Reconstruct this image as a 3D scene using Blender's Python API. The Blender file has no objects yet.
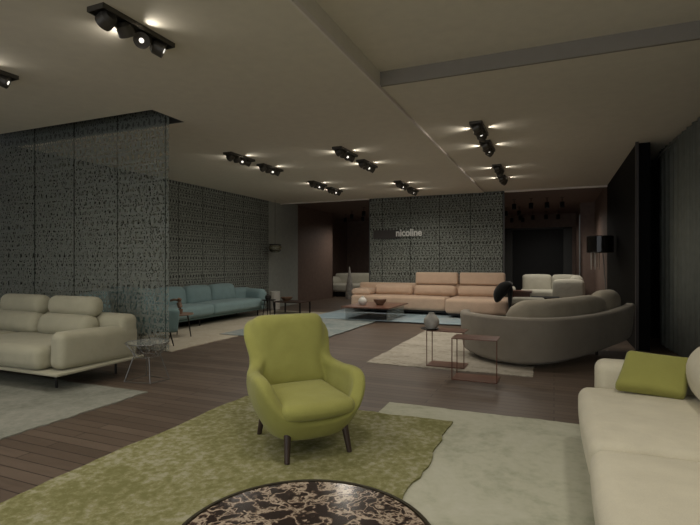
import bpy, bmesh, math, random
from mathutils import Vector, Matrix
from math import pi, sin, cos, radians as R
random.seed(4)
C = bpy.context.scene.collection
H = 3.033

# ------------------------------------------------------------ materials
def nodes(name):
    m = bpy.data.materials.new(name); m.use_nodes = True
    nt = m.node_tree
    return m, nt, nt.nodes['Principled BSDF'], nt.nodes, nt.links

def coords(nt, kind='Object', scale=(1, 1, 1), rot=(0, 0, 0)):
    t = nt.nodes.new('ShaderNodeTexCoord'); mp = nt.nodes.new('ShaderNodeMapping')
    mp.inputs['Scale'].default_value = scale; mp.inputs['Rotation'].default_value = rot
    nt.links.new(t.outputs[kind], mp.inputs['Vector'])
    return mp.outputs['Vector']

def noise(nt, vec, scale, detail=3, rough=.55, dist=0):
    n = nt.nodes.new('ShaderNodeTexNoise')
    n.inputs['Scale'].default_value = scale; n.inputs['Detail'].default_value = detail
    n.inputs['Roughness'].default_value = rough; n.inputs['Distortion'].default_value = dist
    nt.links.new(vec, n.inputs['Vector'])
    return n.outputs['Fac']

def ramp(nt, fac, stops):
    r = nt.nodes.new('ShaderNodeValToRGB')
    e = r.color_ramp.elements
    while len(e) < len(stops): e.new(.5)
    for k, (p, c) in enumerate(stops):
        e[k].position = p; e[k].color = (*c, 1) if len(c) == 3 else c
    nt.links.new(fac, r.inputs['Fac'])
    return r.outputs['Color']

def math_(nt, op, a, b=None, c=None):
    n = nt.nodes.new('ShaderNodeMath'); n.operation = op
    for i, v in enumerate((a, b, c)):
        if v is None: continue
        if isinstance(v, (int, float)): n.inputs[i].default_value = v
        else: nt.links.new(v, n.inputs[i])
    return n.outputs[0]

def bump(nt, h, strength, dist, bs):
    b = nt.nodes.new('ShaderNodeBump'); b.inputs['Strength'].default_value = strength
    b.inputs['Distance'].default_value = dist
    nt.links.new(h, b.inputs['Height']); nt.links.new(b.outputs[0], bs.inputs['Normal'])

def mul(c, k): return tuple(min(1, x * k) for x in c)

def plain(name, col, rough=.5, metal=0, var=.06, spec=.5):
    m, nt, bs, N, L = nodes(name)
    f = noise(nt, coords(nt), 9, 3)
    L.new(ramp(nt, f, [(.3, mul(col, 1 - var)), (.7, mul(col, 1 + var))]), bs.inputs['Base Color'])
    bs.inputs['Roughness'].default_value = rough; bs.inputs['Metallic'].default_value = metal
    bs.inputs['Specular IOR Level'].default_value = spec
    return m

def fabric(name, col, weave=260, var=.08, rib=None):
    m, nt, bs, N, L = nodes(name)
    v = coords(nt)
    big = noise(nt, v, 6, 4); fine = noise(nt, v, weave, 2)
    f = math_(nt, 'ADD', math_(nt, 'MULTIPLY', big, .5), math_(nt, 'MULTIPLY', fine, .5))
    L.new(ramp(nt, f, [(.35, mul(col, 1 - var)), (.65, mul(col, 1 + var))]), bs.inputs['Base Color'])
    bs.inputs['Roughness'].default_value = .95; bs.inputs['Specular IOR Level'].default_value = .15
    bs.inputs['Sheen Weight'].default_value = .15
    h = math_(nt, 'ADD', math_(nt, 'MULTIPLY', noise(nt, v, 5, 2), 1.0), math_(nt, 'MULTIPLY', fine, .08))
    bump(nt, h, .5, .03, bs)
    return m

def rug(name, c1, c2, c3, scale=3.5, fine=.5, stretch=(1, 1, 1), stops=(.35, .5, .65)):
    m, nt, bs, N, L = nodes(name)
    v = coords(nt, scale=stretch)
    a = noise(nt, v, scale, 5, .7, .6); b = noise(nt, v, scale * 9, 4, .7)
    f = math_(nt, 'ADD', math_(nt, 'MULTIPLY', a, 1 - fine), math_(nt, 'MULTIPLY', b, fine))
    L.new(ramp(nt, f, [(stops[0], c1), (stops[1], c2), (stops[2], c3)]), bs.inputs['Base Color'])
    bs.inputs['Roughness'].default_value = 1; bs.inputs['Specular IOR Level'].default_value = .1
    bump(nt, b, .3, .006, bs)
    return m

def lace(name, uaxis, lit, hole, see_through=0.0, W=.088, Hh=.40):
    """ornamental openwork: rows of upright oval holes between a net of small cells"""
    m, nt, bs, N, L = nodes(name)
    sx = nt.nodes.new('ShaderNodeSeparateXYZ'); t = nt.nodes.new('ShaderNodeTexCoord')
    L.new(t.outputs['Object'], sx.inputs[0])
    u = sx.outputs[uaxis]; z = sx.outputs['Z']
    def cell(val, period, off=0.):
        return math_(nt, 'SUBTRACT', math_(nt, 'FRACT', math_(nt, 'ADD', math_(nt, 'DIVIDE', val, period), off)), .5)
    def oval(period_u, period_z, ru, rz, offu=0., offz=0.):
        a = math_(nt, 'DIVIDE', math_(nt, 'MULTIPLY', cell(u, period_u, offu), period_u), ru)
        b = math_(nt, 'DIVIDE', math_(nt, 'MULTIPLY', cell(z, period_z, offz), period_z), rz)
        d = math_(nt, 'ADD', math_(nt, 'MULTIPLY', a, a), math_(nt, 'MULTIPLY', b, b))
        return math_(nt, 'LESS_THAN', d, 1.0)
    h = oval(W, Hh, .019, .034)
    h = math_(nt, 'MAXIMUM', h, oval(W / 2, Hh, .011, .014, 0, .20))
    h = math_(nt, 'MAXIMUM', h, oval(W, Hh, .016, .024, .5, .34))
    h = math_(nt, 'MAXIMUM', h, oval(W / 2, Hh, .010, .016, .3, .48))
    h = math_(nt, 'MAXIMUM', h, oval(W, Hh, .015, .026, .5, .63))
    h = math_(nt, 'MAXIMUM', h, oval(W / 2, Hh, .010, .013, .1, .80))
    vo = nt.nodes.new('ShaderNodeTexVoronoi'); vo.feature = 'DISTANCE_TO_EDGE'; vo.inputs['Scale'].default_value = 30
    sc = nt.nodes.new('ShaderNodeMapping'); sc.inputs['Scale'].default_value = (1, 1, .75)
    L.new(t.outputs['Object'], sc.inputs['Vector']); L.new(sc.outputs[0], vo.inputs['Vector'])
    net = math_(nt, 'MULTIPLY', math_(nt, 'GREATER_THAN', vo.outputs['Distance'], .15), .62)
    h = math_(nt, 'MAXIMUM', h, net)
    # seams between the sheets
    seam = math_(nt, 'LESS_THAN', math_(nt, 'ABSOLUTE', math_(nt, 'MULTIPLY', cell(u, .78, .987 if uaxis == 'X' else .1), .78)), .008)
    keep = math_(nt, 'SUBTRACT', 1.0, seam)
    lit_c = math_(nt, 'MULTIPLY', math_(nt, 'SUBTRACT', 1.0, h), keep)
    L.new(ramp(nt, lit_c, [(0.1, hole), (.9, lit)]), bs.inputs['Base Color'])
    bs.inputs['Roughness'].default_value = .6
    bs.inputs['Specular IOR Level'].default_value = .3
    if see_through:
        a = math_(nt, 'SUBTRACT', 1.0 - see_through * .52, math_(nt, 'MULTIPLY', math_(nt, 'MULTIPLY', h, keep), see_through * .9))
        L.new(a, bs.inputs['Alpha'])
    else:
        bump(nt, lit_c, .5, .01, bs)
    return m

def wood_floor():
    m, nt, bs, N, L = nodes('dark brown boards')
    v = coords(nt, 'Object')
    br = N.new('ShaderNodeTexBrick')
    br.inputs['Scale'].default_value = 1; br.inputs['Brick Width'].default_value = 2.2
    br.inputs['Row Height'].default_value = .105; br.inputs['Mortar Size'].default_value = .0045
    br.inputs['Color1'].default_value = (.098, .070, .050, 1); br.inputs['Color2'].default_value = (.15, .112, .082, 1)
    br.inputs['Mortar'].default_value = (.035, .022, .017, 1); br.inputs['Bias'].default_value = 0
    L.new(v, br.inputs['Vector'])
    g = noise(nt, coords(nt, scale=(1.2, 26, 1)), 3, 5, .65)
    mx = N.new('ShaderNodeMixRGB'); mx.blend_type = 'MULTIPLY'; mx.inputs[0].default_value = .6
    L.new(br.outputs['Color'], mx.inputs[1]); L.new(ramp(nt, g, [(.3, (.6, .58, .56)), (.7, (1.25, 1.2, 1.2))]), mx.inputs[2])
    L.new(mx.outputs[0], bs.inputs['Base Color'])
    L.new(ramp(nt, g, [(.3, (.36,) * 3), (.7, (.5,) * 3)]), bs.inputs['Roughness'])
    bump(nt, br.outputs['Fac'], -.25, .002, bs)
    return m

def marble():
    m, nt, bs, N, L = nodes('dark brown veined marble')
    v = coords(nt)
    d = N.new('ShaderNodeTexNoise'); d.inputs['Scale'].default_value = 7; d.inputs['Detail'].default_value = 6
    L.new(v, d.inputs['Vector'])
    mx = N.new('ShaderNodeMixRGB'); mx.inputs[0].default_value = .30
    L.new(v, mx.inputs[1]); L.new(d.outputs['Color'], mx.inputs[2])
    def veins(s, lo, hi):
        vo = N.new('ShaderNodeTexVoronoi'); vo.feature = 'DISTANCE_TO_EDGE'; vo.inputs['Scale'].default_value = s
        L.new(mx.outputs[0], vo.inputs['Vector'])
        return math_(nt, 'SMOOTH_MIN', 1, math_(nt, 'DIVIDE', vo.outputs['Distance'], hi), .1)
    a = veins(9, 0, .10); b = veins(22, 0, .16)
    patch = noise(nt, v, 4, 4, .6, .5)
    bb = math_(nt, 'MAXIMUM', b, math_(nt, 'LESS_THAN', patch, .5))
    f = math_(nt, 'MULTIPLY', a, bb)
    f = math_(nt, 'SUBTRACT', f, math_(nt, 'MULTIPLY', math_(nt, 'GREATER_THAN', noise(nt, v, 9, 5, .65, 1.2), .655), .5))
    f2 = math_(nt, 'ADD', f, math_(nt, 'MULTIPLY', math_(nt, 'SUBTRACT', noise(nt, v, 30, 4), .5), .35))
    L.new(ramp(nt, f2, [(.05, (.42, .34, .26)), (.35, (.19, .14, .10)), (.7, (.06, .038, .03)), (.95, (.020, .012, .011))]), bs.inputs['Base Color'])
    bs.inputs['Roughness'].default_value = .16
    return m

def glass(name, col, alpha=.25):
    m, nt, bs, N, L = nodes(name)
    f = noise(nt, coords(nt), 4, 2)
    L.new(ramp(nt, f, [(.3, mul(col, .95)), (.7, col)]), bs.inputs['Base Color'])
    bs.inputs['Roughness'].default_value = .06; bs.inputs['Alpha'].default_value = alpha
    return m

def emis(name, col, s):
    m, nt, bs, N, L = nodes(name)
    bs.inputs['Base Color'].default_value = (*col, 1)
    bs.inputs['Emission Color'].default_value = (*col, 1); bs.inputs['Emission Strength'].default_value = s
    return m

M = dict(
    floor=wood_floor(),
    ceiling=plain('warm grey ceiling paint', (.74, .69, .58), .85, var=.03),
    ceiling_edge=plain('pale ceiling edge', (.78, .72, .66), .7, var=.03),
    band=plain('ceiling step face with painted shade', (.27, .245, .21), .85, var=.03),  # ceiling colour darkened so the step face looks shaded
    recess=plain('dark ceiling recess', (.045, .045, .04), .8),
    grey_wall=plain('grey wall paint', (.33, .35, .32), .8),
    brown_wall=plain('brown wall panel', (.165, .112, .09), .6, var=.12),
    brown_ceiling=plain('dark red brown ceiling', (.16, .105, .09), .7),
    black=plain('black glass wall', (.003, .003, .003), .6, spec=.08),
    dark_opening=plain('near black opening', (.012, .013, .014), .6),
    frame=plain('dark grey door frame', (.06, .062, .06), .5),
    green=fabric('olive green wool', (.335, .33, .095)),
    green2=fabric('olive cushion cotton', (.295, .29, .08)),
    beige=fabric('warm beige fabric', (.44, .42, .31)),
    cream=fabric('cream fabric', (.62, .58, .45)),
    pink=fabric('dusty pink fabric', (.60, .44, .325)),
    teal=fabric('grey teal fabric', (.20, .29, .30)),
    teal_dark=fabric('dark teal fabric', (.15, .23, .23)),
    taupe=fabric('taupe fabric', (.27, .24, .195)),
    taupe2=fabric('light taupe fabric', (.36, .32, .25)),
    offwhite=fabric('pale grey cream fabric', (.50, .48, .40)),
    blackfab=fabric('black fabric', (.008, .008, .008)),
    legwood=plain('dark brown wood leg', (.045, .028, .022), .4),
    metal=plain('dark metal', (.035, .033, .032), .4, .7),
    steel=plain('grey steel', (.25, .25, .24), .35, .8),
    brownlacq=plain('red brown lacquer', (.16, .075, .052), .3, var=.1),
    wood=plain('walnut wood', (.20, .13, .09), .45, var=.15),
    white=plain('white ceramic', (.62, .60, .55), .35),
    greyvase=plain('grey white stoneware', (.46, .44, .40), .5, var=.3),
    bowl=plain('brown ceramic', (.16, .095, .06), .5, var=.2),
    fixture=plain('dark fixture metal', (.075, .068, .057), .4, .4),
    letter=plain('pale grey sign letters', (.75, .75, .72), .5),
    sign=plain('dark brown sign board', (.035, .028, .026), .5),
    curtain=plain('grey green curtain', (.17, .18, .155), .9, var=.1),
    marble=marble(),
    brass=plain('dark bronze rim', (.09, .08, .055), .3, .8),
    glass=glass('clear glass', (.55, .6, .58), .22),
    amber=glass('smoky glass shade', (.22, .21, .15), .55),
    smoke=glass('black smoky shade', (.015, .013, .012), .8),
    lamp=emis('lit lamp lens', (1, .95, .85), 1.6),
    lace_wall=lace('grey openwork wall panel', 'Y', (.27, .29, .26), (.025, .028, .024)),
    lace_screen=lace('grey openwork hanging screen', 'X', (.25, .27, .24), (.035, .052, .045), .85),
    lace_back=lace('grey openwork back panel', 'X', (.26, .28, .25), (.035, .043, .037), .3),
)

# ------------------------------------------------------------ mesh builder
class MB:
    def __init__(s): s.bm = bmesh.new()
    def add(s, vs, fs, mat=None):
        bv = [s.bm.verts.new(mat @ Vector(v) if mat else v) for v in vs]
        for f in fs:
            try: s.bm.faces.new([bv[i] for i in f])
            except ValueError: pass
        return s
    def box(s, x0, x1, y0, y1, z0, z1, mat=None):
        v = [(x, y, z) for x in (x0, x1) for y in (y0, y1) for z in (z0, z1)]
        return s.add(v, [(0, 1, 3, 2), (4, 6, 7, 5), (0, 4, 5, 1), (2, 3, 7, 6), (0, 2, 6, 4), (1, 5, 7, 3)], mat)
    def soft(s, c, size, r=.05, crown=(0, 0, .03), rot=(0, 0, 0), m=6, warp=None):
        """upholstered block: rounded box whose faces swell by crown"""
        w = [q / 2 for q in size]; r = min(r, *[q * .98 for q in w])
        def axis(h):
            e = [-h, -h + r * .12, -h + r * .4, -h + r * .72]
            n = [(-h + r) + (2 * (h - r)) * i / m for i in range(m + 1)]
            return e + n + [-q for q in reversed(e)]
        ax = [axis(h) for h in w]; n = len(ax[0]) - 1
        idx = {}; vs = []
        rm = Matrix.Rotation(rot[2], 3, 'Z') @ Matrix.Rotation(rot[1], 3, 'Y') @ Matrix.Rotation(rot[0], 3, 'X')
        def vert(i, j, k):
            if (i, j, k) in idx: return idx[(i, j, k)]
            p = Vector((ax[0][i], ax[1][j], ax[2][k]))
            inn = Vector([max(-(w[a] - r), min(w[a] - r, p[a])) for a in range(3)])
            o = p - inn
            if o.length > 1e-9:
                mx = max(abs(o[a]) for a in range(3)); p = inn + o.normalized() * mx
            q = [p[a] / w[a] for a in range(3)]
            t = [1 - x * x for x in q]
            sg = [1 if x > 0 else -1 for x in q]
            p = Vector((p.x + crown[0] * q[0] * max(0, t[1]) * max(0, t[2]),
                        p.y + crown[1] * q[1] * max(0, t[0]) * max(0, t[2]),
                        p.z + crown[2] * q[2] * max(0, t[0]) * max(0, t[1])))
            if warp: p = Vector(warp(p))
            idx[(i, j, k)] = len(vs); vs.append(rm @ p + Vector(c)); return idx[(i, j, k)]
        fs = []
        for a in range(n):
            for b in range(n):
                for e in (0, n):
                    q = [(a, b), (a + 1, b), (a + 1, b + 1), (a, b + 1)]
                    if e == 0: q = q[::-1]
                    fs.append([vert(x, y, e) for x, y in q])
                    fs.append([vert(e, x, y) for x, y in q])
                    fs.append([vert(y, e, x) for x, y in q])
        return s.add(vs, fs)
    def cyl(s, p0, p1, r0, r1=None, n=14, cap=True):
        r1 = r0 if r1 is None else r1
        p0, p1 = Vector(p0), Vector(p1); d = (p1 - p0).normalized()
        a = d.orthogonal().normalized(); b = d.cross(a)
        vs = [p + (a * cos(2 * pi * i / n) + b * sin(2 * pi * i / n)) * r for p, r in ((p0, r0), (p1, r1)) for i in range(n)]
        fs = [(i, (i + 1) % n, n + (i + 1) % n, n + i) for i in range(n)]
        if cap: fs += [tuple(range(n))[::-1], tuple(range(n, 2 * n))]
        return s.add(vs, fs)
    def sweep(s, pts, ra, rb, n=12, closed=False, up=(0, 0, 1), power=1.0):
        """elliptical section (ra sideways, rb along up) swept along pts; ra/rb number or list"""
        P = [Vector(p) for p in pts]; N_ = len(P); up = Vector(up)
        if not isinstance(ra, (list, tuple)): ra = [ra] * N_
        if not isinstance(rb, (list, tuple)): rb = [rb] * N_
        vs = []
        for i, p in enumerate(P):
            t = (P[(i + 1) % N_] - P[i - 1]) if closed else (P[min(i + 1, N_ - 1)] - P[max(i - 1, 0)])
            t.normalize(); side = t.cross(up)
            if side.length < 1e-3: side = t.orthogonal()
            side.normalize(); u2 = side.cross(t)
            for k in range(n):
                a = 2 * pi * k / n
                ca, sa = cos(a), sin(a)
                ca = math.copysign(abs(ca) ** power, ca); sa = math.copysign(abs(sa) ** power, sa)
                vs.append(p + side * ca * ra[i] + u2 * sa * rb[i])
        fs = []
        for i in range(N_ if closed else N_ - 1):
            for k in range(n):
                j = (i + 1) % N_
                fs.append((i * n + k, i * n + (k + 1) % n, j * n + (k + 1) % n, j * n + k))
        if not closed: fs += [tuple(range(n))[::-1], tuple(range((N_ - 1) * n, N_ * n))]
        return s.add(vs, fs)
    def ring(s, c, r, t, n=40):
        return s.sweep([(c[0] + r * cos(2 * pi * i / n), c[1] + r * sin(2 * pi * i / n), c[2]) for i in range(n)], t, t, 8, True)
    def lathe(s, prof, n=32, c=(0, 0, 0), hollow=False):
        if hollow: prof = prof + [prof[0]]
        vs = [(c[0] + r * cos(2 * pi * k / n), c[1] + r * sin(2 * pi * k / n), c[2] + z) for r, z in prof for k in range(n)]
        fs = [(i * n + k, i * n + (k + 1) % n, (i + 1) * n + (k + 1) % n, (i + 1) * n + k) for i in range(len(prof) - 1) for k in range(n)]
        if not hollow: fs += [tuple(range(n))[::-1], tuple(range((len(prof) - 1) * n, len(prof) * n))]
        return s.add(vs, fs)
    def build(s, name, mat, parent=None, smooth=True, loc=(0, 0, 0), bevel=0, merge=True):
        if merge: bmesh.ops.remove_doubles(s.bm, verts=s.bm.verts, dist=1e-5)
        bmesh.ops.recalc_face_normals(s.bm, faces=s.bm.faces)
        me = bpy.data.meshes.new(name); s.bm.to_mesh(me); s.bm.free()
        o = bpy.data.objects.new(name, me); C.objects.link(o); o.location = loc
        me.materials.append(mat)
        if smooth:
            for p in me.polygons: p.use_smooth = True
            me.set_sharp_from_angle(angle=R(42))
        if bevel:
            b = o.modifiers.new('bevel', 'BEVEL'); b.width = bevel; b.segments = 2; b.limit_method = 'ANGLE'
        if parent: o.parent = parent
        return o

def thing(name, label, cat, loc=(0, 0, 0), rz=0, group=None):
    o = bpy.data.objects.new(name, None); C.objects.link(o)
    o.location = loc; o.rotation_euler = (0, 0, rz); o.empty_display_size = .1
    o['label'] = label; o['category'] = cat
    if group: o['group'] = group
    return o
def tag(o, label, cat, group=None):
    o['label'] = label; o['category'] = cat
    if group: o['group'] = group
    return o
def struct(o): o['kind'] = 'structure'; return o
def dup(root, loc, rz=None, label=None):
    r = root.copy(); C.objects.link(r); r.location = loc
    if rz is not None: r.rotation_euler = (0, 0, rz)
    if label: r['label'] = label
    for ch in list(root.children):
        c = ch.copy(); C.objects.link(c); c.parent = r
        for g in ch.children:
            d = g.copy(); C.objects.link(d); d.parent = c
    return r

def catmull(pts, n, closed=False):
    P = [Vector(p) for p in pts]; m = len(P); out = []
    seg = m if closed else m - 1
    for q in range(n):
        t = q / n * seg if closed else q / (n - 1) * seg
        i = min(int(t), seg - 1); f = t - i
        g = (lambda k: P[k % m]) if closed else (lambda k: P[max(0, min(m - 1, k))])
        a, b, c, d = g(i - 1), g(i), g(i + 1), g(i + 2)
        out.append(.5 * ((2 * b) + (c - a) * f + (2 * a - 5 * b + 4 * c - d) * f * f + (3 * b - a - 3 * c + d) * f ** 3))
    return out

# ============================================================ SETTING
struct(MB().box(-8.6, 2.2, -3.0, 20.2, -.1, 0).build('floor', M['floor'], smooth=False))
# ceiling fields: low on the left, a little higher on the right, highest near right
cl = MB()
cl.box(-8.6, -1.6, -3, 4.19, H, H + .4); cl.box(-4.21, -1.6, 4.19, 4.70, H, H + .4)
cl.box(-8.6, -1.6, 4.70, 12.33, H, H + .4)
cl.box(-1.6, 2.2, 4.59, 12.45, H + .03, H + .4)
cl.box(-1.6, 2.2, -3, 4.57, H + .17, H + .4)
struct(MB().box(-1.6, 2.2, 4.57, 4.60, H + .028, H + .172).build('trim_7', M['band'], smooth=False))  # front face of the ceiling step, its shade put into the colour
struct(cl.build('ceiling', M['ceiling'], smooth=False, merge=False))
struct(MB().box(-8.6, 2.2, 12.33, 20.2, H + .08, H + .4).build('ceiling', M['brown_ceiling'], smooth=False))
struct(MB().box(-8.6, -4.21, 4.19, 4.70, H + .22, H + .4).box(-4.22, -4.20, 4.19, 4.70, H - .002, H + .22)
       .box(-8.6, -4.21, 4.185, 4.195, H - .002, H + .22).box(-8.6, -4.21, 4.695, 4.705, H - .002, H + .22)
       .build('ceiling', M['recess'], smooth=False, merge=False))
struct(MB().box(-7.4, -4.63, 12.29, 12.34, H - .03, H + .08).build('trim_1', M['ceiling_edge'], smooth=False))
struct(MB().box(-1.15, 1.12, 12.42, 12.47, H - .01, H + .1).build('trim_2', M['ceiling_edge'], smooth=False))
struct(MB().box(-1.615, -1.595, -3, 12.3, H - .004, H + .035).build('trim_3', M['ceiling_edge'], smooth=False))

struct(MB().box(-7.6, -7.4, -3, 11.66, 0, H).build('wall_left', M['lace_wall'], smooth=False))
struct(MB().box(-7.7, -7.43, 11.66, 13.4, 0, H + .1).build('wall_left', M['grey_wall'], smooth=False))
struct(MB().box(-8.6, -8.4, 16.3, 20.1, 0, H + .1).box(-8.6, -7.55, 16.25, 16.3, 0, H + .1).box(-7.7, -7.55, 13.4, 16.3, 0, H + .1).build('wall_left', M['brown_wall'], smooth=False, merge=False))
# back of the rear room, with the dark doorway cut out of it
YB = 19.6
wb = MB(); wb.box(-8.4, -1.8, YB, YB + .2, 0, H + .1); wb.box(-1.8, .62, YB, YB + .2, 2.62, H + .1); wb.box(.62, 1.4, YB, YB + .2, 0, H + .1)
struct(wb.build('wall_back', M['brown_wall'], smooth=False, merge=False))
struct(MB().box(-1.5, .40, YB + .35, YB + .4, 0, 2.62).build('wall_back', M['dark_opening'], smooth=False))
fr = MB().box(-1.8, -1.48, YB + .1, YB + .4, 0, 2.62).box(.32, .62, YB + .1, YB + .4, 0, 2.62).box(-1.8, .62, YB + .1, YB + .4, 2.56, 2.62)
struct(fr.build('trim_4', M['frame'], smooth=False, merge=False))
struct(MB().box(.70, .73, 16.15, 16.27, 0, 2.75).build('trim_5', M['steel'], smooth=False))
struct(MB().box(.73, 1.14, 16.25, 19.6, 0, H + .1).box(1.125, 1.4, 12.5, 16.25, 0, H + .1).build('wall_right', M['brown_wall'], smooth=False, merge=False))
struct(MB().box(1.12, 1.3, 8.24, 12.5, 0, H + .03).box(1.3, 2.2, 9.7, 9.9, 0, H + .03).build('wall_right', M['black'], smooth=False, merge=False))
struct(MB().box(1.10, 1.14, 8.14, 8.20, 0, H + .03).build('trim_6', M['sign'], smooth=False))
struct(MB().box(2.0, 2.2, -3, 9.7, 0, H + .17).build('wall_right', M['grey_wall'], smooth=False))

# pleated curtain along the right wall
cu = MB(); vs = []; fs = []; n = 0
Y0, Y1 = -1.0, 8.95; K = 860
for i in range(K + 1):
    y = Y0 + (Y1 - Y0) * i / K
    x = 1.64 + (6.98 - y) * .045 + .024 * sin(y * 2 * pi / .215) + .006 * sin(y * 2 * pi / .075)
    for z in (.02, H + .02): vs.append((x, y, z))
for i in range(K): fs.append((2 * i, 2 * i + 1, 2 * i + 3, 2 * i + 2))
cu.add(vs, fs)
o = cu.build('pleated_curtain', M['curtain'])
sd = o.modifiers.new('thick', 'SOLIDIFY'); sd.thickness = .004
tag(o, 'floor to ceiling grey green pleated curtain along the right wall', 'curtain')
tag(MB().box(1.42, 1.44, 7.2, 9.65, 2.86, 2.885).build('curtain_rail', M['steel'], smooth=False), 'thin pale metal rail high beside the dark gap next to the curtain', 'rail')

# hanging openwork screen, four sheets
for k, (a, b) in enumerate(((-7.38, -6.6), (-6.6, -5.83), (-5.83, -5.06), (-5.06, -4.22))):
    lab = ['openwork screen sheet hanging nearest the left wall, behind the beige sofa', 'openwork screen sheet hanging second from the left wall',
           'openwork screen sheet hanging third from the left wall, behind the right beige back cushion', 'rightmost openwork screen sheet, its free edge in front of the teal armchair'][k]
    t = thing('hanging_screen', lab, 'screen', (0, 4.475, 0), 0, 'openwork sheets of the hanging screen')
    MB().box(a + .006, b - .006, -.003, .003, .24, H + .19).build('screen_sheet', M['lace_screen'], t, smooth=False)
    MB().box(a + .01, b - .01, -.012, .012, H + .19, H + .22).build('top_rail', M['metal'], t, smooth=False)

# openwork back partition with the sign on it
t = thing('openwork_partition', 'grey openwork partition wall rising behind the pink sofa', 'partition', (0, 12.4, 0))
MB().box(-4.63, -1.15, 0, .03, 0, H + .02).build('panel', M['lace_back'], t, smooth=False)
MB().box(-4.66, -4.63, -.01, .06, 0, H + .02).build('end_post', M['frame'], t, smooth=False)
MB().box(-1.15, -1.12, -.01, .06, 0, H + .02).build('end_post', M['frame'], t, smooth=False)
t = thing('wall_sign', 'dark sign board with pale lettering on the openwork partition', 'sign', (-4.5, 12.36, 1.96))
MB().box(-.02, .72, 0, .03, -.02, .21).build('board', M['sign'], t, smooth=False)
cv = bpy.data.curves.new('letters', 'FONT'); cv.body = 'nicoline'; cv.size = .265; cv.extrude = .012; cv.offset = .006
tmp = bpy.data.objects.new('tmp', cv); C.objects.link(tmp); bpy.context.view_layer.update()
me = bpy.data.meshes.new_from_object(tmp.evaluated_get(bpy.context.evaluated_depsgraph_get()))
bpy.data.objects.remove(tmp)
lt = bpy.data.objects.new('letters', me); C.objects.link(lt); me.materials.append(M['letter'])
lt.parent = t; lt.rotation_euler = (pi / 2, 0, 0)
wd = max(v.co.x for v in me.vertices) - min(v.co.x for v in me.vertices)
lt.scale = (.70 / wd, 1, 1); lt.location = (.62, -.02, .04)

# ============================================================ RUGS
def make_rug(label, mat, x0, x1, y0, y1, z=.0, th=.010, wav=.012, name='area_rug', seed=1, wx=None):
    rnd = random.Random(seed); wx = wav if wx is None else wx
    def edge(a, b, n, s):
        o = []; ph = rnd.random() * 6
        for i in range(n):
            t = i / n
            o.append((a[0] + (b[0] - a[0]) * t, a[1] + (b[1] - a[1]) * t, s * (sin(t * 17 + ph) * .6 + sin(t * 41 + ph * 2) * .4 + rnd.uniform(-.6, .6))))
        return o
    pts = []
    for a, b, ax, s in (((x0, y0), (x1, y0), 1, wav), ((x1, y0), (x1, y1), 0, wx), ((x1, y1), (x0, y1), 1, wav), ((x0, y1), (x0, y0), 0, wx)):
        for x, y, d in edge(a, b, 40, s): pts.append((x + (d if ax == 0 else 0), y + (d if ax == 1 else 0)))
    n = len(pts); cx, cy = (x0 + x1) / 2, (y0 + y1) / 2
    loc = Vector((cx, cy, z))
    vs = [(x - cx, y - cy, .0005) for x, y in pts] + [(x - cx, y - cy, th) for x, y in pts]
    mb = MB().add(vs, [tuple(range(n))[::-1], tuple(range(n, 2 * n))] + [(i, (i + 1) % n, n + (i + 1) % n, n + i) for i in range(n)])
    return tag(mb.build(name, mat, smooth=False, loc=loc), label, 'rug')

M['rug_light'] = rug('pale green grey rug', (.355, .365, .275), (.49, .49, .385), (.55, .545, .45), 1.6, .3)
M['rug_yellow'] = rug('faded yellow green rug', (.195, .19, .08), (.265, .255, .125), (.365, .35, .24), 2.4, .60, stops=(.42, .51, .60))
M['rug_left'] = rug('grey green rug', (.20, .205, .17), (.28, .285, .24), (.36, .35, .30), 2.0, .35)
M['rug_cream'] = rug('cream rug', (.36, .32, .25), (.42, .38, .30), (.47, .43, .35), 2.0, .4)
M['rug_blue'] = rug('faded blue grey rug', (.16, .20, .20), (.25, .28, .27), (.38, .37, .33), 1.3, .35)
M['rug_blue2'] = rug('pale blue rug', (.22, .30, .34), (.30, .38, .42), (.42, .46, .46), 1.2, .3)
M['rug_white'] = rug('worn ivory rug', (.24, .22, .18), (.44, .40, .33), (.52, .48, .41), 1.8, .5, stretch=(1, 2.2, 1))
make_rug('large pale green grey rug under the cream sofa', M['rug_light'], -1.40, 1.45, .7, 4.27, seed=2, wav=.008)
make_rug('worn yellow green rug under the green armchair and marble table', M['rug_yellow'], -2.73, -.75, .6, 3.90, z=.0105, th=.012, seed=5, wav=.012, wx=.018)
make_rug('grey green rug under the beige sofa on the left', M['rug_left'], -7.3, -3.74, 2.25, 3.66, seed=7)
make_rug('cream rug stretching along the front of the teal sofa', M['rug_cream'], -7.0, -5.12, 5.47, 11.3, seed=9)
make_rug('faded blue grey rug lying in the middle aisle', M['rug_blue'], -5.54, -3.58, 7.1, 10.6, z=.0105, seed=11)
make_rug('pale blue rug in front of the pink sofa', M['rug_blue2'], -5.3, -1.68, 10.0, 12.2, z=.021, seed=12)
make_rug('worn ivory rug under the curved taupe sofa', M['rug_white'], -2.24, -.22, 5.85, 9.1, seed=14)

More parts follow.
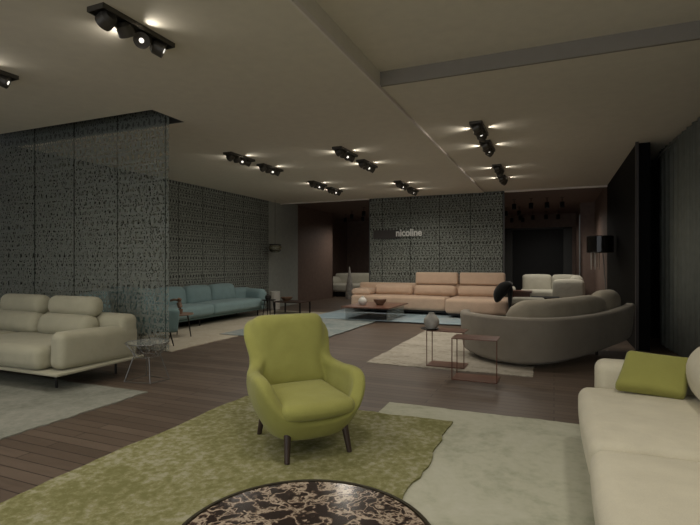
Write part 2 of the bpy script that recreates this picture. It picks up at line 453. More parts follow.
# ============================================================ GREEN ARMCHAIR
t = thing('wing_armchair', 'olive green wing armchair with dark wooden legs on the yellow green rug', 'armchair', (-1.648, 3.035, .0225), R(50))
plan = [(0, .33), (.13, .33), (.24, .315), (.30, .23), (.318, .145), (.33, .05), (.345, -.10), (.335, -.24), (.26, -.34), (.13, -.375), (0, -.38)]
tops = [.855, .855, .85, .80, .57, .53, .535, .505, .33, .275, .275]
full = [(x, y, h) for (x, y), h in zip(plan, tops)] + [(-x, y, h) for (x, y), h in list(zip(plan, tops))[-2:0:-1]]
cols = catmull(full, 60, True)
rows = 14; vs = []; fs = []; nc = len(cols)
def fl(z):   # plan scale against height, pinched at the waist and rolled under at the bottom
    s = min(1, max(0, (z - .14) / .34)); return .62 + .38 * (1 - (1 - s) ** 2)
for rI in range(rows):
    tt = rI / (rows - 1)
    for c in cols:
        top = c.z; z = .15 + (top - .15) * tt
        s = fl(z)
        x, y = c.x * s, c.y * s
        back = max(0, c.y / .33)
        y += back * .12 * max(0, z - .35) / .5
        # wings: the high part of the back spreads at its top corners, tucks in at the waist
        hi = max(0, (z - .50) / .35)
        if top > .56:
            x *= 1 - .15 * sin(min(1, max(0, (z - .42) / .3)) * pi) + .0 * hi
        vs.append((x, y, z))
vs.append((0, -.02, .135)); ci = len(vs) - 1
for rI in range(rows - 1):
    for k in range(nc):
        fs.append((rI * nc + k, rI * nc + (k + 1) % nc, (rI + 1) * nc + (k + 1) % nc, (rI + 1) * nc + k))
for k in range(nc): fs.append((ci, (k + 1) % nc, k))
o = MB().add(vs, fs).build('pad_source', M['green'])
sd = o.modifiers.new('pad', 'SOLIDIFY'); sd.thickness = .095; sd.offset = 0
ss = o.modifiers.new('soft', 'SUBSURF'); ss.levels = 2; ss.render_levels = 2
pad = MB().soft((0, .262, .61), (.575, .17, .56), .08, (.0, .012, .0), (R(-12), 0, 0), 8, lambda p: (p[0] * (1 - .16 * math.exp(-((p[2] + .10) / .12) ** 2)), p[1], p[2])).build('pad_source', M['green'])
bpy.context.view_layer.update(); dg = bpy.context.evaluated_depsgraph_get()
fused = bmesh.new()
for q in (o, pad):
    me_ = bpy.data.meshes.new_from_object(q.evaluated_get(dg)); fused.from_mesh(me_); bpy.data.meshes.remove(me_)
me_ = bpy.data.meshes.new('shell'); fused.to_mesh(me_); fused.free()
for q in (o, pad): bpy.data.objects.remove(q)
o = bpy.data.objects.new('shell', me_); C.objects.link(o); o.parent = t
me_.materials.clear(); me_.materials.append(M['green'])
rmh = o.modifiers.new('fuse', 'REMESH'); rmh.mode = 'VOXEL'; rmh.voxel_size = .010; rmh.use_smooth_shade = True
smt = o.modifiers.new('soften', 'SMOOTH'); smt.factor = .6; smt.iterations = 40
def nose(p):
    x, y, z = p
    k = max(0, -y / .26); x *= 1 - .06 * k * k * 0; y -= .045 * (1 - (x / .25) ** 2) * k
    return (x * (1 + .05 * k), y, z)
MB().soft((-.005, -.085, .335), (.495, .54, .10), .05, (.0, .0, .02), (R(3), 0, 0), 8, nose).build('seat_cushion', M['green'], t)
for sx, sy in ((-1, -1), (1, -1), (-1, 1), (1, 1)):
    MB().cyl((sx * .20, sy * .25, .22), (sx * .222, sy * .305, 0), .027, .017).build('leg', M['legwood'], t)

# ============================================================ MARBLE TABLE
t = thing('coffee_table', 'round dark brown marble coffee table with pale veins in the foreground', 'table', (-.764, 1.418, .0225))
MB().lathe([(.01, .325), (.425, .325), (.433, .333), (.433, .352), (.427, .3575), (.01, .3575)], 72).build('tabletop', M['marble'], t)
MB().lathe([(.434, .322), (.446, .324), (.448, .352), (.446, .360), (.434, .359)], 72, hollow=True).build('rim', M['brass'], t)
MB().lathe([(.03, .0), (.22, .0), (.22, .012), (.04, .02), (.035, .30), (.10, .324), (.03, .324)], 40).build('pedestal', M['brass'], t)

# ============================================================ CREAM SOFA, right
t = thing('sofa', 'large cream sofa cut by the right edge with an olive cushion on it', 'sofa', (0, 0, .0105))
MB().soft((.62, 3.15, .325), (.93, 1.20, .22), .07, (.012, 0, .02), m=8).build('seat_cushion', M['cream'], t)
MB().soft((.62, 1.94, .325), (.93, 1.20, .22), .07, (.012, 0, .02), m=8).build('seat_cushion', M['cream'], t)
MB().soft((.70, 2.48, .17), (.96, 2.62, .12), .04, (0, 0, 0)).build('base', M['cream'], t)
MB().soft((.77, 3.875, .385), (1.0, .22, .43), .07, (0, .01, .0)).build('armrest', M['cream'], t)
MB().soft((.80, 1.16, .36), (.96, .20, .39), .07, (0, .01, .0)).build('armrest', M['cream'], t)
MB().soft((1.24, 2.5, .45), (.22, 2.9, .56), .08, (0, 0, .0)).build('backrest', M['cream'], t)
for y in (3.10, 1.95):
    MB().soft((.935, y + .05, .61), (.34, 1.12, .38), .16, (.03, .0, .03), (0, R(-10), 0)).build('back_cushion', M['cream'], t)
for x, y in ((.35, 3.85), (1.2, 3.85), (.35, 1.2), (1.2, 1.2)):
    MB().cyl((x, y, 0), (x, y, .13), .015).build('leg', M['metal'], t)
o = MB().soft((0, 0, 0), (.385, .31, .09), .032, (0, 0, .025), m=8, warp=lambda p: (p[0] * (1 - .03 * (1 - (p[1] / .15) ** 2)) + .22 * p[1], p[1] * (1 - .04 * (1 - (p[0] / .18) ** 2)), p[2])).build('throw_cushion', M['green2'])
o.location = (.600, 3.655, .575); o.rotation_euler = (Matrix.Rotation(R(-2), 3, 'Z') @ Matrix.Rotation(R(42), 3, 'X') @ Matrix.Rotation(R(-5), 3, 'Z')).to_euler()
tag(o, 'olive green cushion leaning on the far arm of the cream sofa', 'cushion')

# ============================================================ BEIGE SOFA, left
t = thing('sofa', 'beige sofa on thin metal legs in front of the hanging screen', 'sofa', (0, 0, .0))
MB().soft((-5.88, 3.78, .195), (2.84, 1.10, .035), .015, (0, 0, 0)).build('platform', M['beige'], t)
for x in (-5.35, -6.67):
    MB().soft((x - .03, 3.60, .335), (1.32, .78, .24), .08, (.0, .012, .02), m=8).build('seat_cushion', M['beige'], t)
MB().soft((-4.60, 3.80, .395), (.20, .98, .37), .07, (.01, 0, .01), (R(-2), 0, 0)).build('armrest', M['beige'], t)
MB().soft((-7.16, 3.80, .395), (.20, .98, .37), .07, (.01, 0, .01)).build('armrest', M['beige'], t)
MB().soft((-5.86, 4.17, .455), (2.72, .24, .49), .08, (0, .0, .01)).build('backrest', M['beige'], t)
for x in (-5.24, -6.14):
    b = MB().soft((x - .02, 3.96, .56), (.86, .24, .27), .10, (.0, .03, .0), (R(-14), 0, 0), warp=lambda p: (p[0] * (1 - .22 * (p[2] + .1)), p[1], p[2])).build('back_cushion', M['beige'], t)
    MB().soft((x, 4.03, .785), (.78, .20, .235), .09, (.0, .01, .0), (R(-6), 0, 0)).build('headrest', M['beige'], b)
for x, y in ((-4.72, 3.42), (-4.72, 4.15), (-7.05, 3.42), (-7.05, 4.15)):
    MB().cyl((x, y, .0105 if y < 3.6 else 0), (x, y, .185), .013).build('leg', M['metal'], t)

# ============================================================ WIRE TABLE
t = thing('side_table', 'small steel wire side table beside the beige sofa', 'table', (-4.14, 4.06, 0))
MB().ring((0, 0, .42), .225, .005).build('top_ring', M['steel'], t)
MB().lathe([(.01, .414), (.222, .414), (.222, .420), (.01, .420)], 40).build('tabletop', M['glass'], t)
w = MB()
for k in range(12):
    a = 2 * pi * k / 12
    w.cyl((.225 * cos(a), .225 * sin(a), .42), (.13 * cos(a + .5), .13 * sin(a + .5), .27), .0028, n=6)
    w.cyl((.225 * cos(a), .225 * sin(a), .42), (.13 * cos(a - .5), .13 * sin(a - .5), .27), .0028, n=6)
w.ring((0, 0, .27), .13, .0035)
w.build('wire_basket', M['steel'], t)
feet = [(-.16, -.17), (.16, -.12), (.20, .12), (-.17, .15)]
for x, y in feet: MB().cyl((x * .6, y * .6, .27), (x, y, .004), .005, n=8).build('leg', M['steel'], t)
w = MB()
for k in range(4): w.cyl((*feet[k], .006), (*feet[(k + 1) % 4], .006), .004, n=6)
w.build('base_frame', M['steel'], t)

# ============================================================ CURVED TAUPE SOFA
t = thing('curved_sofa', 'large curved taupe sofa seen from behind on the ivory rug', 'sofa', (0, 0, .0105))
outer = [(-1.22, 7.2, .10, .605), (-1.20, 6.95, .085, .605), (-1.08, 6.70, .07, .61), (-.81, 6.40, .055, .615), (-.40, 6.24, .05, .615), (.0, 6.37, .06, .615), (.38, 6.80, .095, .62), (.70, 7.35, .14, .635), (.97, 7.80, .19, .685), (1.06, 8.10, .23, .70)]
pl = catmull([(a, b, 0) for a, b, c, d in outer], 46); pz = catmull([(c, d, 0) for a, b, c, d in outer], 46)
vs = []; fs = []; cen = Vector((-.3, 8.3, 0)); sec = []
prof = [(.30, .0), (.09, -.04), (.015, .03), (.0, .25), (-.015, .6), (-.03, .9), (-.025, .98), (.01, 1.0), (.07, 1.0), (.10, .97), (.11, .85), (.13, .3)]
for i, (p, q) in enumerate(zip(pl, pz)):
    tg = (pl[min(i + 1, 45)] - pl[max(i - 1, 0)]).normalized(); nrm = Vector((-tg.y, tg.x, 0))
    if nrm.dot(cen - p) < 0: nrm = -nrm
    for off, h in prof: vs.append(p + nrm * off + Vector((0, 0, q.x + (q.y - q.x) * h)))
np_ = len(prof)
for i in range(45):
    for k in range(np_): fs.append((i * np_ + k, i * np_ + (k + 1) % np_, (i + 1) * np_ + (k + 1) % np_, (i + 1) * np_ + k))
fs += [tuple(range(np_))[::-1], tuple(range(45 * np_, 46 * np_))]
o = MB().add(vs, fs).build('outer_shell', M['taupe'], t)
b = o.modifiers.new('bevel', 'BEVEL'); b.width = .02; b.segments = 2; b.limit_method = 'ANGLE'
def inset(d, i0=0, i1=45):
    out = []
    for i in range(i0, i1 + 1):
        tg = (pl[min(i + 1, 45)] - pl[max(i - 1, 0)]).normalized(); nrm = Vector((-tg.y, tg.x, 0))
        if nrm.dot(cen - pl[i]) < 0: nrm = -nrm
        out.append(pl[i] + nrm * d)
    return out
def taper(n, k=4, lo=.25): return [max(lo, math.sqrt(max(0, 1 - (1 - min(1, min(i, n - 1 - i) / k)) ** 2))) for i in range(n)]
ip = inset(.50); tp = taper(len(ip), 3, .6)
MB().sweep([p + Vector((0, 0, .31)) for p in ip], [.40 * q for q in tp], [.12 * q for q in tp], 20, power=.6).build('seat', M['taupe2'], t)
ip = inset(.22, 17, 38); tp = taper(len(ip), 5, .15)
MB().sweep([p + Vector((0, 0, .60 + .06 * i / len(ip))) for i, p in enumerate(ip)], [.12 * q for q in tp], [.205 * q for q in tp], 20, power=.8).build('back_cushion', M['taupe2'], t)
ip = inset(.26, 35, 43); tp = taper(len(ip), 3, .2)
MB().sweep([p + Vector((0, 0, .70)) for p in ip], [.15 * q for q in tp], [.20 * q for q in tp], 20, power=.85).build('back_cushion', M['taupe2'], t)
for x, y, z in ((-1.02, 7.0, .14), (-.35, 6.55, .1), (.55, 7.55, .2), (-.7, 7.5, .2)):
    MB().cyl((x, y, 0), (x, y, z + .04), .018).build('leg', M['metal'], t)

# ============================================================ C-SHAPED TABLES
def c_table(label, x0, x1, y0, y1, z, zb):
    t = thing('side_table', label, 'table', ((x0 + x1) / 2, (y0 + y1) / 2, zb), 0, None)
    w, d = (x1 - x0) / 2, (y1 - y0) / 2
    MB().box(-w, w, -d, d, z - .012, z).build('tabletop', M['brownlacq'], t, False, bevel=.002)
    MB().box(-w, w, -d, d, .001, .012).build('base_plate', M['brownlacq'], t, False, bevel=.002)
    for x, y in ((-w + .006, -d + .008), (-w + .006, d - .008), (w - .006, -d + .008)):
        MB().cyl((x, y, .01), (x, y, z - .01), .006, n=8).build('post', M['brownlacq'], t)
    return t
c_table('lower red brown side table standing on the bare boards by the ivory rug', -1.05, -.56, 5.38, 5.70, .465, 0)
c_table('red brown side table on the ivory rug carrying a round vase', -1.47, -1.00, 5.93, 6.24, .445, .0105)
tz = .4555
o = MB().lathe([(.01, 0), (.085, .0), (.115, .012), (.118, .018), (.08, .008), (.01, .006)], 36).build('round_tray', M['metal']); o.location = (-1.445, 6.02, tz)
tag(o, 'round dark tray under the vase on the red brown side table', 'tray')
o = MB().lathe([(.01, .0), (.035, 0), (.062, .03), (.073, .07), (.068, .10), (.045, .13), (.028, .145), (.026, .16), (.018, .16), (.018, .145), (.01, .14)], 32).build('round_vase', M['greyvase']); o.scale = (1.35, 1.35, 1.3); o.location = (-1.425, 6.03, tz + .0065)
tag(o, 'round grey white vase on the tray of the side table', 'vase')

# ============================================================ PINK SOFA
t = thing('sectional_sofa', 'long dusty pink sectional sofa in front of the openwork partition', 'sofa', (0, 0, .0315))
P = M['pink']
MB().box(-4.80, -.88, 11.62, 12.28, .05, .11).box(-2.26, -.88, 11.2, 11.62, .05, .11).build('plinth', M['metal'], t, False, merge=False)
MB().soft((-3.60, 11.88, .27), (2.45, .80, .32), .06, (0, .005, .012), m=8).build('seat', P, t)
MB().soft((-1.62, 11.67, .27), (1.38, 1.20, .33), .07, (0, .01, .015), m=8).build('chaise_seat', P, t)
MB().soft((-2.98, 12.24, .43), (3.75, .16, .62), .06, (0, 0, 0)).build('backrest', P, t)
MB().soft((-4.62, 11.93, .50), (.52, .62, .18), .085, (.01, 0, .02)).build('armrest', P, t)
for x, w in ((-3.84, 1.02), (-2.76, 1.06), (-1.66, 1.06)):
    b = MB().soft((x, 12.08, .56), (w, .22, .26), .09, (0, .03, .01), (R(-8), 0, 0)).build('back_cushion', P, t)
    if x > -3: MB().soft((x + (.02 if x < -2 else .04), 12.18, .865), (w + .02, .17, .31), .05, (0, .01, .0), (R(-5), 0, 0)).build('headrest', P, b)
# black curved chair at its right end
t = thing('lounge_chair', 'black curved chair at the right end of the pink sofa', 'chair', (-.97, 10.78, 0))
MB().sweep(catmull([(-.15, 0, .46), (-.12, 0, .60), (-.04, 0, .73), (.06, 0, .81), (.155, 0, .85)], 14), [.20] * 14, [.03, .065, .09, .11, .125, .13, .13, .13, .125, .115, .10, .08, .055, .02], 18, up=(1, 0, -1), power=.8).build('backrest', M['blackfab'], t)
MB().sweep(catmull([(.12, 0, .80), (.11, 0, .6), (.11, 0, .38), (.11, 0, .10)], 12), .12, [.03, .05, .06, .055, .05, .045, .04, .035, .03, .03, .03, .03], 12, up=(1, 0, 0)).build('support', M['blackfab'], t)
MB().soft((.30, 0, .30), (.40, .42, .07), .03, (0, 0, .01)).build('seat', M['blackfab'], t)
MB().lathe([(.01, .0), (.22, 0), (.22, .012), (.03, .03), (.03, .10), (.01, .10)], 28, (.13, 0, 0)).build('foot', M['metal'], t)

# coffee table before it
t = thing('coffee_table', 'low red brown coffee table on glass sides before the pink sofa', 'table', (-3.80, 10.55, .031))
MB().box(-.56, .56, -.72, .72, .27, .295).build('tabletop', M['brownlacq'], t, False, bevel=.003)
for x in (-.5, .48): MB().box(x, x + .014, -.62, .62, .0, .27).build('glass_side', M['glass'], t, False)
o = MB().lathe([(.01, 0), (.06, 0), (.10, .05), (.105, .10), (.07, .15), (.03, .18), (.028, .20), (.01, .20)], 28).build('round_vase', M['white']); o.location = (-4.06, 10.38, .3265)
tag(o, 'round white vase on the low coffee table by the pink sofa', 'vase')
o = MB().lathe([(.01, .0), (.07, .0), (.14, .09), (.15, .13), (.14, .13), (.06, .03), (.01, .02)], 28).build('bowl', M['bowl']); o.location = (-3.68, 10.5, .3265)
tag(o, 'brown ceramic bowl on the low coffee table by the pink sofa', 'bowl')

# ============================================================ TEAL SOFA
t = thing('sofa', 'long grey teal sofa standing along the openwork left wall', 'sofa', (0, 0, .0))
T = M['teal']
MB().soft((-6.98, 7.85, .20), (.80, 4.75, .09), .03, (0, 0, 0)).build('base', M['teal_dark'], t)
for y0, y1 in ((5.58, 6.84), (6.84, 8.19), (8.19, 9.98)):
    MB().soft((-6.88, (y0 + y1) / 2, .325), (.78, y1 - y0, .22), .07, (.01, 0, .025), m=8).build('seat_cushion', T, t)
for y0, y1 in ((5.58, 6.40), (6.40, 7.22), (7.22, 8.03), (8.03, 8.84), (8.84, 9.72)):
    MB().soft((-7.20, (y0 + y1) / 2, .58), (.26, y1 - y0, .42), .11, (.03, 0, .02), (0, R(-8), 0)).build('back_cushion', T, t)
MB().soft((-7.18, 9.98, .50), (.30, .70, .34), .09, (.01, 0, .02)).build('side_cushion', T, t)
MB().soft((-6.96, 10.16, .44), (.80, .30, .40), .11, (.01, 0, .02), (R(-6), 0, 0)).build('armrest', T, t)
MB().soft((-6.96, 5.45, .42), (.82, .28, .44), .11, (.01, 0, .02)).build('armrest', T, t)
for x, y in ((-6.66, 5.6), (-6.66, 7.9), (-6.66, 10.0), (-7.28, 5.6), (-7.28, 10.0)): MB().cyl((x, y, .010), (x, y, .17), .016).build('leg', M['metal'], t)

# teal armchair behind the screen
t = thing('armchair', 'teal armchair seen through the hanging screen', 'armchair', (-5.78, 5.62, .0), R(180 - 12))
MB().soft((0, .02, .40), (.62, .62, .14), .06, (0, 0, .02)).build('seat_cushion', M['teal_dark'], t)
MB().soft((0, .30, .59), (.80, .14, .68), .065, (0, .02, .02), (R(-10), 0, 0), 8, lambda p: (p[0], p[1] - .22 * p[0] ** 2, p[2])).build('backrest', M['teal_dark'], t)
for s in (-1, 1):
    MB().soft((s * .36, -.02, .44), (.10, .62, .36), .045, (.01, 0, 0), (R(8), 0, 0)).build('armrest', M['teal_dark'], t)
for sx, sy in ((-1, -1), (1, -1), (-1, 1), (1, 1)):
    MB().cyl((sx * .26, sy * .22, .34), (sx * .32, sy * .28, .0105), .013, .009).build('leg', M['metal'], t)

def round_table(label, x, y, z0, h, r, mat, nleg=3, ph=0):
    t = thing('side_table', label, 'table', (x, y, z0))
    MB().lathe([(.01, h - .022), (r - .01, h - .022), (r, h - .012), (r, h - .004), (r - .004, h), (.01, h)], 36).build('tabletop', mat, t)
    for k in range(nleg):
        a = 2 * pi * k / nleg + ph
        MB().cyl((r * .6 * cos(a), r * .6 * sin(a), h - .02), (r * .85 * cos(a), r * .85 * sin(a), 0), .013, .009).build('leg', M['metal'], t)
    return t
round_table('small round wooden side table between the teal armchair and teal sofa', -6.02, 6.62, .0105, .40, .24, M['wood'], 3, .4)
t = thing('table_sculpture', 'brown branching figure standing on the round wooden side table', 'sculpture', (-6.04, 6.60, .411))
MB().sweep(catmull([(.05, 0, 0), (.06, 0, .10), (.03, .0, .2), (.05, 0, .26)], 12), [.05] * 3 + [.045] * 5 + [.035] * 4, .04, 10).build('stem', M['bowl'], t)
MB().sweep(catmull([(.05, 0, .22), (-.06, 0, .24), (-.15, 0, .22)], 8), .03, .02, 8).build('arm', M['wood'], t)

round_table('small dark side table at the right end of the teal sofa', -6.31, 9.95, .0105, .40, .17, M['metal'], 4, .8)
o = MB().lathe([(.01, .0), (.06, 0), (.075, .05), (.06, .10), (.02, .11), (.01, .11)], 20).build('jar', M['metal']); o.location = (-6.33, 9.95, .4115)
tag(o, 'small dark jar on the side table beside the teal sofa', 'jar')
t = thing('low_table', 'low dark frame table left of the blue rugs, carrying a brown bowl', 'table', (-6.10, 10.72, 0))
MB().box(-.38, .38, -.28, .28, .30, .325).build('tabletop', M['legwood'], t, False)
for x, y in ((-.36, -.26), (.36, -.26), (-.36, .26), (.36, .26)): MB().box(x - .015, x + .015, y - .015, y + .015, .011, .3).build('leg', M['metal'], t, False)
o = MB().lathe([(.01, .0), (.08, .0), (.15, .07), (.155, .09), (.14, .09), (.06, .02), (.01, .015)], 24).build('bowl', M['bowl']); o.location = (-6.30, 10.78, .3255)
tag(o, 'wide brown bowl on the low dark table in front of the white plinth', 'bowl')
o = MB().lathe([(.01, 0), (.135, 0), (.14, .01), (.14, .49), (.13, .5), (.01, .5)], 32).build('plinth', M['white']); o.location = (-7.17, 11.62, 0)
tag(o, 'white round plinth against the grey wall beyond the teal sofa', 'plinth')
t = thing('pendant_lamp', 'smoky glass pendant lamp hanging before the grey wall', 'lamp', (-7.09, 11.5, 0))
MB().lathe([(.05, 1.80), (.15, 1.79), (.175, 1.73), (.175, 1.70), (.15, 1.62), (.10, 1.58), (.09, 1.58), (.14, 1.63), (.165, 1.70), (.145, 1.775), (.05, 1.79)], 32, hollow=True).build('lamp_shade', M['amber'], t)
MB().ring((0, 0, 1.79), .16, .014).ring((0, 0, 1.63), .155, .010).build('band', M['metal'], t)
MB().cyl((0, 0, 1.79), (0, 0, H), .004, n=6).build('cord', M['metal'], t)

# ============================================================ REAR ROOM
t = thing('sofa', 'cream sofa in the brown alcove left of the partition', 'sofa', (0, 0, 0))
W = M['offwhite']
MB().soft((-6.85, 17.2, .34), (2.6, .95, .30), .08, (0, 0, .02)).build('seat', W, t)
MB().soft((-6.75, 17.62, .60), (2.6, .24, .55), .10, (0, .02, .02)).build('backrest', W, t)
MB().soft((-7.98, 17.15, .52), (.5, .85, .42), .16, (.02, 0, .03)).build('armrest', W, t)
MB().soft((-5.5, 17.15, .45), (.3, .9, .36), .10, (.02, 0, .03)).build('armrest', W, t)
MB().box(-7.7, -5.5, 16.85, 17.6, .0, .2).build('plinth', M['metal'], t, False)
o = MB().lathe([(.01, 0), (.13, 0), (.145, .06), (.13, .35), (.10, .6), (.06, .82), (.03, 1.02), (.012, 1.14), (.005, 1.15)], 28).build('floor_vase', M['greyvase']); o.location = (-6.72, 15.9, 0)
tag(o, 'tall tapering grey white floor vase before the alcove sofa', 'vase')

t = thing('sectional_sofa', 'pale corner sofa in front of the dark doorway in the rear room', 'sofa', (.14, -.55, 0))
t.scale = (1, 1, 1.05)
MB().soft((-.22, 16.0, .33), (1.75, .9, .26), .07, (0, 0, .02)).build('seat', W, t)
MB().soft((-.62, 16.42, .62), (.84, .24, .52), .09, (0, .02, .02)).build('backrest', W, t)
MB().soft((.16, 16.42, .62), (.72, .24, .52), .09, (0, .02, .02)).build('backrest', W, t)
MB().soft((.46, 16.05, .56), (.34, .95, .60), .12, (.02, 0, .03)).build('armrest', W, t)
MB().soft((.24, 15.45, .46), (.80, .22, .62), .09, (.02, 0, .03)).build('front_backrest', W, t)
MB().soft((.2, 15.75, .33), (.8, .5, .26), .07, (0, 0, .02)).build('chaise_seat', W, t)
MB().box(-1.0, .6, 15.5, 16.4, 0, .21).build('plinth', M['metal'], t, False)
t = thing('ottoman', 'pale low ottoman left of the pale corner sofa', 'ottoman', (-1.42, 15.5, 0))
MB().soft((.0, 0, .42), (.66, .7, .28), .08, (0, 0, .02)).build('cushion', W, t)
MB().box(-.28, .28, -.3, .3, 0, .3).build('base', M['metal'], t, False)
t = thing('low_table', 'low red brown table before the pale ottoman', 'table', (-.9, 14.6, 0))
MB().box(-.33, .33, -.25, .25, .44, .50).build('tabletop', M['brownlacq'], t, False)
MB().box(-.28, .28, -.2, .2, 0, .44).build('base', M['brownlacq'], t, False)
t = thing('coffee_table', 'low black coffee table before the pale corner sofa', 'table', (-.22, 14.25, 0))
MB().box(-.36, .36, -.3, .3, .32, .36).build('tabletop', M['blackfab'], t, False)
for x, y in ((-.33, -.27), (.33, -.27), (-.33, .27), (.33, .27)): MB().cyl((x, y, 0), (x, y, .32), .012).build('leg', M['metal'], t)
t = thing('bench', 'pale low daybed right of the black curved chair', 'bench', (-.62, 13.2, 0))
MB().soft((0, 0, .31), (.80, .6, .16), .05, (0, 0, .02)).build('cushion', W, t)
MB().box(-.36, .36, -.26, .26, 0, .24).build('base', M['metal'], t, False)

# black spotlights over the rear rooms
proto = None
ords = ['leftmost', 'second from left', 'third from left', 'rightmost']
rows_ = [('front row over the rear doorway room', [(-1.06, 14.7), (-.60, 14.65), (-.18, 14.67), (.21, 14.7)], ords),
         ('second row over the rear doorway room', [(-1.46, 16.7), (-1.05, 16.7)], ['left', 'right']),
         ('long third row over the rear doorway room', [(-1.12, 18.5), (-.70, 18.5), (-.26, 18.45), (.13, 18.5)], ords),
         ('pair nearest the rear back wall', [(-1.48, 19.4), (-1.09, 19.4)], ['left', 'right']),
         ('cluster over the brown alcove sofa', [(-7.3, 16.86), (-6.55, 15.71), (-6.54, 16.74), (-5.78, 14.89)], ['leftmost', 'upper middle', 'lower middle', 'rightmost'])]
for rn, pts, od in rows_:
    for (x, y), w in zip(pts, od):
        lab = '%s black ceiling spotlight of the %s' % (w, rn)
        if proto is None:
            proto = thing('ceiling_spotlight', lab, 'spotlight', (x, y, H + .08), 0, 'black spotlights over the rear rooms')
            MB().cyl((0, 0, -.01), (0, 0, 0), .05, n=16).cyl((0, 0, -.12), (0, 0, 0), .008, n=8).build('mount', M['metal'], proto)
            MB().cyl((0, 0, -.13), (0, -.02, -.28), .062, n=20).build('lamp_head', M['blackfab'], proto)
        else: dup(proto, (x, y, H + .08), 0, lab)

# lamp at the right
t = thing('floor_lamp', 'dark drum shade floor lamp with hanging glass drops behind the curved sofa', 'lamp', (.84, 10.75, 0))
MB().lathe([(.235, 1.50), (.24, 1.50), (.24, 1.82), (.235, 1.82), (.232, 1.5)], 36, hollow=True).build('lamp_shade', M['smoke'], t)
MB().ring((0, 0, 1.50), .238, .006).ring((0, 0, 1.82), .238, .006).build('shade_rim', M['metal'], t)
for k in range(5): MB().cyl((-.16 + .035 * k, -.05, 1.50), (-.16 + .035 * k, -.05, 1.16 + .05 * (k % 2)), .011, .006, n=8).build('glass_drop', M['white'] if k in (0, 2) else M['amber'], t)
MB().cyl((.04, 0, 1.6), (.16, -.02, .02), .008, n=8).build('stem', M['steel'], t)
MB().lathe([(.01, 0), (.12, 0), (.12, .015), (.02, .03), (.01, .03)], 28, (.16, -.02, 0)).build('base', M['metal'], t)

# ============================================================ CEILING FIXTURES + LIGHT
fx = [(-2.84, 2.66, H, 'nearest ceiling light bar, with dark spot heads, on the left ceiling'),
      (-4.66, 2.62, H, 'ceiling light bar at the far left edge of the photo'),
      (-4.72, 6.57, H, 'ceiling light bar nearest the hanging screen in the left row'),
      (-4.74, 7.53, H, 'second ceiling light bar past the hanging screen in the left row'),
      (-4.75, 9.45, H, 'third ceiling light bar past the hanging screen in the left row'),
      (-4.77, 10.37, H, 'farthest ceiling light bar in the left row'),
      (-2.99, 6.91, H, 'nearest of four light bars in the middle row above the pink sofa aisle'),
      (-3.0, 7.89, H, 'second of four light bars in the middle row above the aisle'),
      (-3.06, 10.15, H, 'third of four light bars in the middle row above the aisle'),
      (-3.08, 11.08, H, 'farthest of four light bars in the middle row above the aisle'),
      (-.90, 6.49, H + .03, 'nearest of four light bars in the right row'),
      (-.92, 7.50, H + .03, 'second of four light bars in the right row'),
      (-.95, 9.34, H + .03, 'third of four light bars in the right row'),
      (-.98, 10.48, H + .03, 'farthest of four light bars in the right row')]
def fixture(x, y, z, lab):
    t = thing('ceiling_light', lab, 'ceiling light', (x, y, z), 0, 'ceiling light bars with swivel spots')
    f = MB()
    for a in ((-.078, -.070, -.33, .33), (.070, .078, -.33, .33), (-.078, .078, -.33, -.322), (-.078, .078, .322, .33)): f.box(*a, -.035, -.0)
    f.box(-.07, .07, -.322, .322, -.006, 0)
    f.build('housing', M['fixture'], t, False, merge=False)
    aims = [(-.8, .1, -.3), (-.15, .6, -.7), (.35, -.6, -.45), (.6, .6, -.35)]
    for k, a in enumerate(aims):
        a = Vector(a).normalized(); c = Vector((0, -.24 + .16 * k, -.062))
        h = MB().cyl(c - a * .035, c + a * .04, .058, .060, n=20)
        h.cyl(c - a * .06, c - a * .035, .036, .058, n=20)
        hd = h.build('lamp_head', M['fixture'], t)
        MB().cyl(c + a * .0405, c + a * .043, .018, n=20).build('lens', M['lamp'], hd)
    return t
f0 = fixture(*fx[0])
for x, y, z, lab in fx[1:]: dup(f0, (x, y, z), 0, lab)

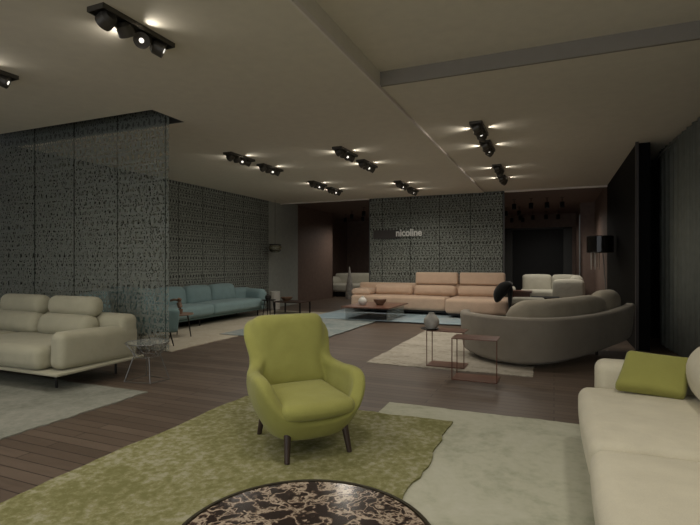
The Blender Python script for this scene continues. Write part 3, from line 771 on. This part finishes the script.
def light(kind, name, loc, power, col=(1, .93, .82), aim=(0, 0, -1), size=.1, cone=150, blend=1):
    l = bpy.data.lights.new(name, kind); l.energy = power; l.color = col
    if kind == 'SPOT': l.spot_size = R(cone); l.spot_blend = blend; l.shadow_soft_size = size
    if kind == 'POINT': l.shadow_soft_size = size
    o = bpy.data.objects.new(name, l); C.objects.link(o); o.location = loc
    o.rotation_euler = Vector(aim).to_track_quat('-Z', 'Y').to_euler()
    return o
LP = 1.0
for x, y, z, lab in fx:
    p = 52 * LP
    light('SPOT', 'downlight', (x, y, z - .16), p, aim=(0, 0, -1), size=.12, cone=165)
    for s in (-1, 1):
        light('SPOT', 'graze', (x + s * .09, y, z - .05), (3.8 if s < 0 else 2.8) * LP, aim=(s, .15 * s, .12), size=.02, cone=110)
# added unseen lamps without fittings, over and behind the camera, to brighten the foreground
for x in (-5.2, -2.6, .2):
    for y in (-1.6, .6):
        light('SPOT', 'downlight', (x, y, H - .16), 40 * LP, aim=(0, 0, -1), size=.15, cone=165)
for x, y, p in ((-.95, 2.1, 60), (.75, 2.4, 70), (-2.6, 1.2, 25)):  # strong lamps added above the view, no fittings, to lift the foreground
    light('SPOT', 'downlight', (x, y, H + .02 if x > -1.6 else H - .16), p * LP, aim=(0, 0, -1), size=.15, cone=165)
# weak lamps in the rear rooms
for x, y, p in ((-5.9, 14.9, 22), (-6.5, 16.2, 75), (-.6, 14.65, 90), (.1, 14.7, 70), (-1.05, 16.7, 50), (-.26, 18.3, 25)): light('SPOT', 'downlight', (x, y - .1, H - .28), p, size=.15, cone=170)

w = bpy.data.worlds.new('world'); bpy.context.scene.world = w; w.use_nodes = True
bg = w.node_tree.nodes['Background']; bg.inputs['Color'].default_value = (.95, .97, 1, 1); bg.inputs['Strength'].default_value = 1.3

# ============================================================ CAMERA
cam = bpy.data.cameras.new('camera'); co = bpy.data.objects.new('camera', cam); C.objects.link(co)
cam.sensor_width = 36; cam.lens = 484 / 700 * 36; cam.clip_start = .05; cam.clip_end = 100
co.location = (0, 0, 1.3); co.rotation_euler = (pi / 2, 0, math.atan(204 / 484))
S = bpy.context.scene; S.camera = co
S.view_settings.view_transform = 'Standard'; S.view_settings.look = 'None'
S.view_settings.gamma = 1; S.view_settings.use_curve_mapping = False; S.view_settings.exposure = -.3
